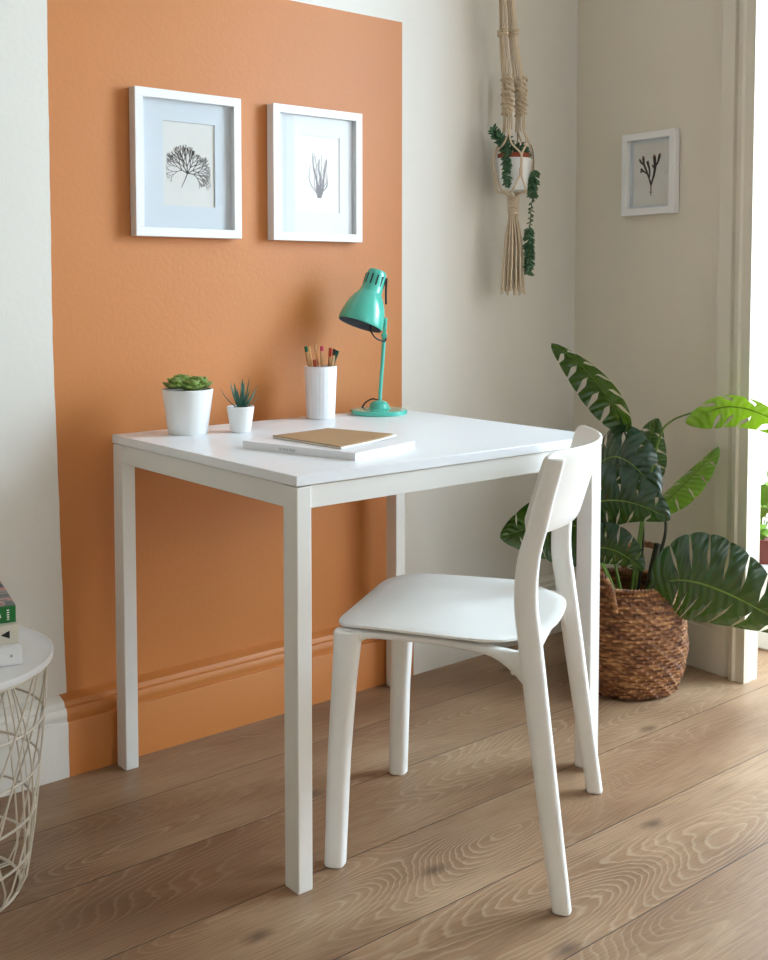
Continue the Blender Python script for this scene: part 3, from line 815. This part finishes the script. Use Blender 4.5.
# ------------------------------------------------------------------ macrame hanger with trailing plant
HX, HY = 1.222, -.092
hang = thing('macrame_hanger', 'cream knotted macrame plant hanger with a long tassel on the wall', 'plant hanger', (HX, HY, 0))
bm = bmesh.new()
def cordp(bm, pts, r=.0026, n=6): tube(bm, spline(pts, 6), r, n)
arms = [R_(a) for a in (20, 110, 200, 290)]
rndm = random.Random(11)
cor = []
zt = 2.35
for k, a in enumerate(arms):
    c, s = math.cos(a), math.sin(a)
    for j in (-1, 0, 1):
        o = j*.006
        P_ = [(-.002*j, .0, zt), (-.034+c*.014-s*o, s*.014+c*o, 2.05), (-.026+c*.022-s*o, s*.022+c*o, 1.775), (-.006+c*.028-s*o*1.2, s*.028+c*o*1.2, 1.65),
              (c*.028-s*o*.8, s*.028+c*o*.8, 1.56), (c*.030-s*o*1.2, s*.030+c*o*1.2, 1.50)]
        cordp(bm, P_, .0023)
    # twisted knots
    for q in range(2):
        pts = []
        for i in range(40):
            z = 1.650-.105*i/39; ph = i*.62+q*PI+k; rr = .0078+.002*math.sin(i*.5)
            pts.append((c*.029+rr*math.cos(ph), s*.029+rr*math.sin(ph), z))
        tube(bm, pts, .0036, 6)
    # gathering knot at the top
    for i in range(3):
        z = 1.775-.006*i; tube(bm, [(-.026+c*.022+.0085*math.cos(2*PI*m/12), s*.022+.0085*math.sin(2*PI*m/12), z) for m in range(13)], .0028, 6, cap=False)
# the net round the pot
for k, a in enumerate(arms):
    for sg in (-1, 1):
        a2 = a+sg*PI/4
        P_ = [(math.cos(a)*.030, math.sin(a)*.030, 1.50), (math.cos(a+sg*.25)*.044, math.sin(a+sg*.25)*.044, 1.462), (math.cos(a2)*.0595, math.sin(a2)*.0595, 1.425), (math.cos(a2)*.0545, math.sin(a2)*.0545, 1.375)]
        cordp(bm, P_, .0027)
        P_ = [(math.cos(a2)*.0545, math.sin(a2)*.0545, 1.375), (math.cos(a2+sg*.4)*.0475, math.sin(a2+sg*.4)*.0475, 1.332), (math.cos(a2+sg*.7)*.026, math.sin(a2+sg*.7)*.026, 1.326), (0.004*math.cos(a2), 0.004*math.sin(a2), 1.312)]
        cordp(bm, P_, .0027)
    aa = a+PI/4
    cordp(bm, [(math.cos(aa)*.0560, math.sin(aa)*.0560, 1.378+.012), (math.cos(aa)*.0550, math.sin(aa)*.0550, 1.378-.010)], .0050)
mk('knotted_cords', bm, M['cord'], hang)
bm = bmesh.new()
for k in range(44):
    a = 2*PI*k/44*3.13; r0 = .010*math.sqrt(((k*7) % 44)/44)+.002; r1 = r0*2.6+.004; L = rndm.uniform(1.035, 1.062)
    P_ = [(r0*.7*math.cos(a), r0*.7*math.sin(a), 1.318), (r0*1.1*math.cos(a), r0*1.1*math.sin(a), 1.262), (r1*.75*math.cos(a+.3), r1*.75*math.sin(a+.3), 1.18), (r1*math.cos(a+.2), r1*math.sin(a+.2), L)]
    cordp(bm, P_, .0022, 5)
mk('tassel', bm, M['cord'], hang)
bm = bmesh.new()
for i in range(9):
    z = 1.312-.0055*i; rr = .0145-.001*i*.2; tube(bm, [(rr*math.cos(2*PI*m/16), rr*math.sin(2*PI*m/16), z+.0012*math.sin(m+i)) for m in range(17)], .0028, 6, cap=False)
mk('gathering_knot', bm, M['cord'], hang)
mk('hook', tube(bmesh.new(), spline([(0, .091, 2.37), (0, .05, 2.37), (0, .0, 2.365), (0, -.012, 2.35), (0, .0, 2.34), (0, .012, 2.348)], 5), .003, 8), M['cord'], hang)

hp = thing('hanging_potted_plant', 'green trailing succulent in a white pot hanging in the macrame', 'potted plant', (HX, HY, 1.332))
mk('pot', lathe(bmesh.new(), [(0, 0), (.038, 0), (.0395, .002), (.0495, .088), (.0485, .0895), (.0465, .088), (.038, .008), (0, .008)], 48), M['ceramic'], hp)
mk('inner_pot', lathe(bmesh.new(), [(0, .012), (.031, .012), (.0445, .086), (.0455, .088), (.0455, .102), (.0442, .103), (.0422, .101), (.042, .090), (0, .088)], 48), M['terracotta'], hp, label='terracotta inner pot')
mk('soil', lathe(bmesh.new(), [(0, .096), (.0415, .093), (.0415, .090), (0, .090)], 24), M['soil'], hp)
def strand(name, pts, dens, size, m=None, r=.0011):
    sp_ = spline([rf(*p) for p in pts], 10); bm = bmesh.new(); tube(bm, sp_, r, 5, mi=1)
    rr = random.Random(len(pts)+int(size*1e5)); N = len(sp_)
    tot = sum((sp_[i+1]-sp_[i]).length for i in range(N-1)); step = 0; cum = 0; nxt = 0
    for i in range(N-1):
        seg = sp_[i+1]-sp_[i]; L = seg.length; q = cum/tot
        while nxt < cum+L:
            p = sp_[i]+seg*((nxt-cum)/L); dn, sz = dens(nxt/tot)
            dd = seg.normalized(); a = rr.uniform(0, 2*PI)
            h = dd.orthogonal().normalized(); k_ = dd.cross(h); out = h*math.cos(a)+k_*math.sin(a)
            d = (out + dd*.35 + Z*-.05).normalized()
            fat_leaf(bm, p, d, dd, sz*rr.uniform(.8, 1.15), sz*.22, sz*.17, .15, n=4)
            nxt += dn
        cum += L
    return mk(name, bm, [M['trail'], M['trail_stem']], hp)
# coordinates: (along picture right, away, up) from the pot base
strand('strand', [(-.018, -.014, .085), (-.030, -.020, .125), (-.052, -.012, .155), (-.060, -.01, .172)], lambda q: (.0011, .020), .0121)
strand('strand', [(-.010, -.016, .085), (-.020, -.036, .115), (-.026, -.050, .090), (-.025, -.052, .045), (-.024, -.050, .012)], lambda q: (.0011, .018), .0122)
strand('strand', [(-.016, .005, .085), (-.028, .0, .12), (-.016, -.01, .145), (-.006, -.01, .120)], lambda q: (.0012, .015), .0123)
strand('strand', [(.004, .005, .085), (.012, .006, .120), (.028, .010, .128), (.036, .01, .105)], lambda q: (.0013, .014), .0124)
strand('strand', [(.014, .004, .085), (.024, .004, .130), (.040, .0, .136), (.052, -.004, .118), (.056, -.008, .075), (.054, -.008, .02), (.052, -.008, -.02), (.046, -.010, -.09), (.043, -.012, -.13), (.044, -.012, -.18), (.043, -.012, -.232)],
       lambda q: ((.05, .004) if q < .24 else (.0010, .022) if q < .50 else (.0035, .011) if q < .70 else (.0010, .020)), .0125)
strand('strand', [(.010, -.008, .085), (.022, -.012, .115), (.034, -.012, .105), (.040, -.010, .080)], lambda q: (.0013, .013), .0126)

# ------------------------------------------------------------------ basket and monstera
PC = (1.28, -.46)
bk = thing('woven_basket', 'round brown woven seagrass basket on the floor holding the big plant', 'basket', (PC[0], PC[1], 0))
bm = bmesh.new(); NR, NS, NC = 27, 5, 288
def brad(z):
    t_ = z/.278
    return .118 + .040*math.sin(PI*min(1, t_*.96+.06))**.8 - .004*t_ + (.006 if t_ > .9 else 0)*0
rows = []
for i in range(NR*NS+1):
    z = .004+.272*i/(NR*NS); row_i = i//NS; fr = (i % NS)/NS
    row = []
    for k in range(NC):
        a = 2*PI*k/NC
        st_ = math.sin(a*36 + (PI if row_i % 2 else 0) + .6*math.sin(a*5+row_i))
        bul = math.sin(PI*fr)**.7 if fr > 0 else 0
        r = brad(z) + .0075*bul*(.2+.8*max(0, st_)) + .0012*math.sin(a*3+row_i)
        row.append(bm.verts.new((r*math.cos(a), r*math.sin(a), z + .0016*math.sin(a*18+row_i*1.7))))
    rows.append(row)
for z, r in ((.276, -.007), (.250, -.012), (.03, -.012)):
    rows.append([bm.verts.new(((brad(z)+r)*math.cos(2*PI*k/NC), (brad(z)+r)*math.sin(2*PI*k/NC), z)) for k in range(NC)])
for a, b in zip(rows, rows[1:]):
    for k in range(NC): bm.faces.new((a[k], a[(k+1) % NC], b[(k+1) % NC], b[k]))
bm.faces.new(rows[0][::-1]); bm.faces.new(rows[-1])
mk('basket_body', bm, M['basket'], bk)
bm = bmesh.new()
for q in range(2):
    pts = []
    for i in range(160*2+1):
        a = 2*PI*i/320; r = brad(.272)-.002; ph = a*38+q*PI
        pts.append(((r+.0045*math.cos(ph))*math.cos(a), (r+.0045*math.cos(ph))*math.sin(a), .277+.0045*math.sin(ph)))
    tube(bm, pts, .0048, 5, cap=False)
mk('rim', bm, M['basket'], bk)
def rope(bm, pts, r1, r2, tw):
    pts = spline(pts, 14)
    for q in range(3):
        out = []
        for i, p in enumerate(pts):
            d = (pts[min(i+1, len(pts)-1)]-pts[max(i-1, 0)]).normalized(); h = Vector((0, 0, 1)).cross(d)
            if h.length < .1: h = Vector((1, 0, 0))
            h.normalize(); k_ = d.cross(h); ph = i*tw+q*2*PI/3
            out.append(p+h*math.cos(ph)*r1+k_*math.sin(ph)*r1)
        tube(bm, out, r2, 6)
def rfp(r, f, z): return Rh*r+Fh*f+Z*z
bm = bmesh.new(); rope(bm, [rfp(.02, .122, .23), rfp(.022, .125, .29), rfp(.040, .126, .342), (rfp(.080, .118, .350)), rfp(.118, .10, .335), rfp(.132, .085, .29), rfp(.134, .080, .24)], .0042, .0052, .55)
mk('handle', bm, M['basket'], bk)
bm = bmesh.new(); rope(bm, [rfp(-.128, -.060, .235), rfp(-.125, -.070, .29), rfp(-.112, -.090, .325), rfp(-.092, -.110, .326), rfp(-.072, -.124, .300), rfp(-.062, -.132, .262), rfp(-.058, -.134, .23)], .0042, .0052, .55)
mk('handle', bm, M['basket'], bk)

pl = thing('monstera_plant', 'large glossy green plant with split leaves growing from the woven basket', 'plant', (PC[0], PC[1], 0))
mk('soil', lathe(bmesh.new(), [(0, .232), (.06, .230), (.112, .226), (.112, .20), (.10, .06), (0, .06)], 40), M['soil'], pl)
def qb(a, b, c, t): return a*(1-t)**2 + b*2*t*(1-t) + c*t*t
def monstera(base, mid, tip, lat, hw, m, stem, nl=6, droopL=.35, droopR=.35, slit=.016, start=.30, lobe=.16, wl=1.0, wr=1.0, fold=.0, stem_m=None, wave=.0, sr=.0038, asym=0):
    """midrib base-mid-tip in plant frame (right, away, up); lat = lateral direction of the left half"""
    b_, m_, t_ = (rfp(*base), rfp(*mid), rfp(*tip)); ctrl = m_*2-(b_+t_)*.5
    L = (t_-b_).length; lat = rfp(*lat).normalized()
    bm = bmesh.new(); uvl = bm.loops.layers.uv.new('UVMap')
    hb = lobe   # heart lobes go behind the base by this share of the length
    def width(u):   # outline half-width against outer parameter u in [-hb,1]
        x = (u+hb)/(1+hb)
        return (math.sin(PI*x**.80)**.62)*(1-.12*x) if 0 < x < 1 else 0
    ang = .55
    for sgn, ws, dr in ((1, wl, droopL), (-1, wr, droopR)):
        nlobe = nl; ub = [ -1 + 0 for _ in range(0)]
        edges = [i/nlobe for i in range(nlobe+1)]
        NV = 12; NU = 8
        for li in range(nlobe):
            u0, u1 = edges[li], edges[li+1]; grid = []
            for i in range(NU+1):
                fr = i/NU; col = []
                for j in range(NV+1):
                    v = j/NV
                    g = 0
                    st_ = start + .08*((li*37+ (5 if sgn > 0 else 0)) % 5 - 2)/2
                    q_ = (v-st_)/(1-st_)
                    if v > st_: g = slit*min(1, q_*3)*(1-.72*max(0, q_-.45)/.55)/(u1-u0)*.5
                    ff = fr
                    lo = g if li > 0 else 0; hi = 1-(g if li < nlobe-1 else 0)
                    ff = lo+(hi-lo)*fr
                    uu = u0+(u1-u0)*ff              # parameter along the rib
                    # outer parameter spreads over [-hb,1]
                    uo = -hb + (1+hb)*uu
                    uin = max(0.0, uu)
                    reach = width(uo)*hw*ws*(1-.035*abs(2*fr-1)**4*v)
                    # position: from rib point to outline point
                    prib = qb(b_, ctrl, t_, uin)
                    # outline along-rib coordinate
                    px = uo
                    if px >= 0: pout0 = qb(b_, ctrl, t_, min(1, px))
                    else: pout0 = b_ + (b_-ctrl).normalized()*L*(-px)
                    tang = (qb(b_, ctrl, t_, min(1, uin+.02))-qb(b_, ctrl, t_, max(0, uin-.02))).normalized()
                    l_ = (lat - tang*lat.dot(tang)).normalized()*sgn
                    nrm = (tang.cross(l_)*sgn).normalized()
                    p = prib.lerp(pout0, v**1.1) + l_*reach*v
                    p = p - nrm*(dr*reach*v*v) - nrm*(fold*reach*v) + nrm*wave*hw*math.sin(uu*nlobe*2*PI)*v
                    # gentle arch of each lobe between veins
                    p = p + nrm*.035*hw*math.sin(PI*fr)*math.sin(PI*min(1, v*1.1))
                    col.append((bm.verts.new(p), uu, v))
                grid.append(col)
            for i in range(NU):
                for j in range(NV):
                    q = (grid[i][j], grid[i+1][j], grid[i+1][j+1], grid[i][j+1])
                    if sgn < 0: q = q[::-1]
                    try: f = bm.faces.new([x[0] for x in q])
                    except ValueError: continue
                    for lp, x in zip(f.loops, q): lp[uvl].uv = (x[1], x[2])
    bmesh.ops.remove_doubles(bm, verts=bm.verts[:], dist=.0004)
    me = bpy.data.meshes.new('leaf'); bm.to_mesh(me); bm.free(); me.materials.append(m)
    o = bpy.data.objects.new('leaf', me); link(o, pl)
    for p in me.polygons: p.use_smooth = True
    # midrib as raised vein, child of the leaf
    rb = bmesh.new(); tube(rb, [qb(b_, ctrl, t_, k/12) for k in range(13)], lambda q: .0022*(1-q)+.0005, 6)
    mk('midrib', rb, M['stem'], o)
    if stem:
        sb = bmesh.new(); tube(sb, spline([rfp(*p) for p in stem]+[b_], 8), lambda q: sr*(1-.35*q), 8)
        mk('stem', sb, stem_m or M['stem'], pl)
    return o
G = .225
# upper left leaf reaching over the desk corner
monstera((-.024, 0, .716), (-.105, -.015, .830), (-.212, -.04, .915), (.36, -.84, .36), .088, M['leaf'], [(.035, .02, G), (.045, .01, .42), (.015, .0, .60)], nl=6, wr=.7, droopL=.30, droopR=.55, slit=.06, start=.25, stem_m=M['stem_dark'])
# bright leaf at the upper right
monstera((.200, -.05, .738), (.305, -.10, .742), (.46, -.15, .640), (.05, .62, -.50), .082, M['leaf_backlit'], [(.020, 0, G), (.052, .01, .50), (.085, .01, .66), (.110, -.005, .706), (.16, -.03, .732)], nl=6, droopL=.15, droopR=.25, slit=.06, start=.35, sr=.0034, lobe=.24)
# upright dark leaf behind
monstera((.068, .06, .555), (.068, .06, .634), (.092, .05, .708), (-.8, .5, .12), .052, M['leaf_mid'], [(.02, .04, G), (.05, .06, .42)], nl=4, slit=.05, start=.25, lobe=.2)
# narrow pale leaf, seen edge on
monstera((.092, -.01, .486), (.168, 0, .556), (.245, .02, .636), (-.16, .95, .20), .066, M['leaf_backlit'], [(.05, .01, G), (.085, 0, .34), (.10, -.01, .42)], nl=5, droopL=.25, droopR=.2, slit=.03, stem_m=M['stem_dark'], sr=.0055)
# dark overlapping leaves beside the desk leg
monstera((-.100, -.02, .560), (-.040, -.08, .622), (.050, -.14, .530), (.40, -.12, .80), .095, M['leaf'], [(-.01, -.01, G), (-.045, .0, .38)], nl=6, slit=.034, start=.35, droopL=.45, droopR=.25)
monstera((-.140, -.08, .490), (-.045, -.135, .520), (.070, -.17, .478), (.12, -.30, .90), .092, M['leaf'], [(-.02, -.02, G), (-.08, -.03, .36)], nl=6, slit=.034, start=.32, droopL=.35, droopR=.35)
monstera((-.120, -.12, .395), (-.060, -.15, .395), (.004, -.175, .350), (.10, -.42, .85), .070, M['leaf'], [(-.03, -.04, G), (-.075, -.07, .33)], nl=6, slit=.034, droopL=.3, droopR=.35)
# big leaf in front of the door casing
monstera((.085, -.125, .312), (.205, -.150, .294), (.400, -.165, .188), (.18, -.22, .94), .134, M['leaf'], [(.035, -.03, G), (.050, -.08, .300), (.070, -.11, .318)], nl=8, slit=.022, start=.26, droopL=.25, droopR=.30, lobe=.14)
# leaf behind the desk leg on the left
monstera((-.080, .09, .395), (-.190, .10, .408), (-.328, .10, .372), (.05, -.25, .92), .122, M['leaf'], [(-.01, .03, G), (-.03, .07, .36)], nl=6, slit=.018, start=.32, droopL=.2, droopR=.25)
# bare trunk
mk('trunk', tube(bmesh.new(), spline([rfp(.055, .0, G), rfp(.066, .0, .30), rfp(.080, -.005, .38)], 6), .009, 12), M['stem_dark'], pl, label='dark brown trunk')

# ------------------------------------------------------------------ plant stand in the bay
stand = thing('plant_stand', 'white box planter stand in the bay past the doorway trim', 'plant stand', (1.93, -.46, 0))
bm = B(-.12, .12, -.12, .12, 0, .235); mk('stand_body', bm, M['white'], stand, bev=.006)
bp_ = thing('bay_potted_plant', 'leafy green plant in a red brown pot on the white stand in the bay', 'potted plant', (1.93, -.46, .2352))
mk('pot', lathe(bmesh.new(), [(0, 0), (.07, 0), (.095, .075), (.09, .077), (.08, .07), (0, .06)], 40), M['redpot'], bp_)
rnd = random.Random(9)
for k in range(26):
    a = rnd.uniform(0, 2*PI); el = rnd.uniform(.3, 1.4); ca = Vector((math.cos(a), math.sin(a), 0)); d = ca*math.cos(el)+Z*math.sin(el)
    L0 = rnd.uniform(.08, .2); p1 = Z*.06+d*L0
    bm = bmesh.new(); tube(bm, [Z*.06, Z*.06+d*L0*.5+Z*.01, p1], .0018, 5, mi=1)
    fat_leaf(bm, p1, (d+Z*-.2), Z+ca*.1, rnd.uniform(.07, .11), .026, .0015, -.25, tipr=.2)
    mk('leaf', bm, [M['leaf_mid'], M['stem']], bp_)
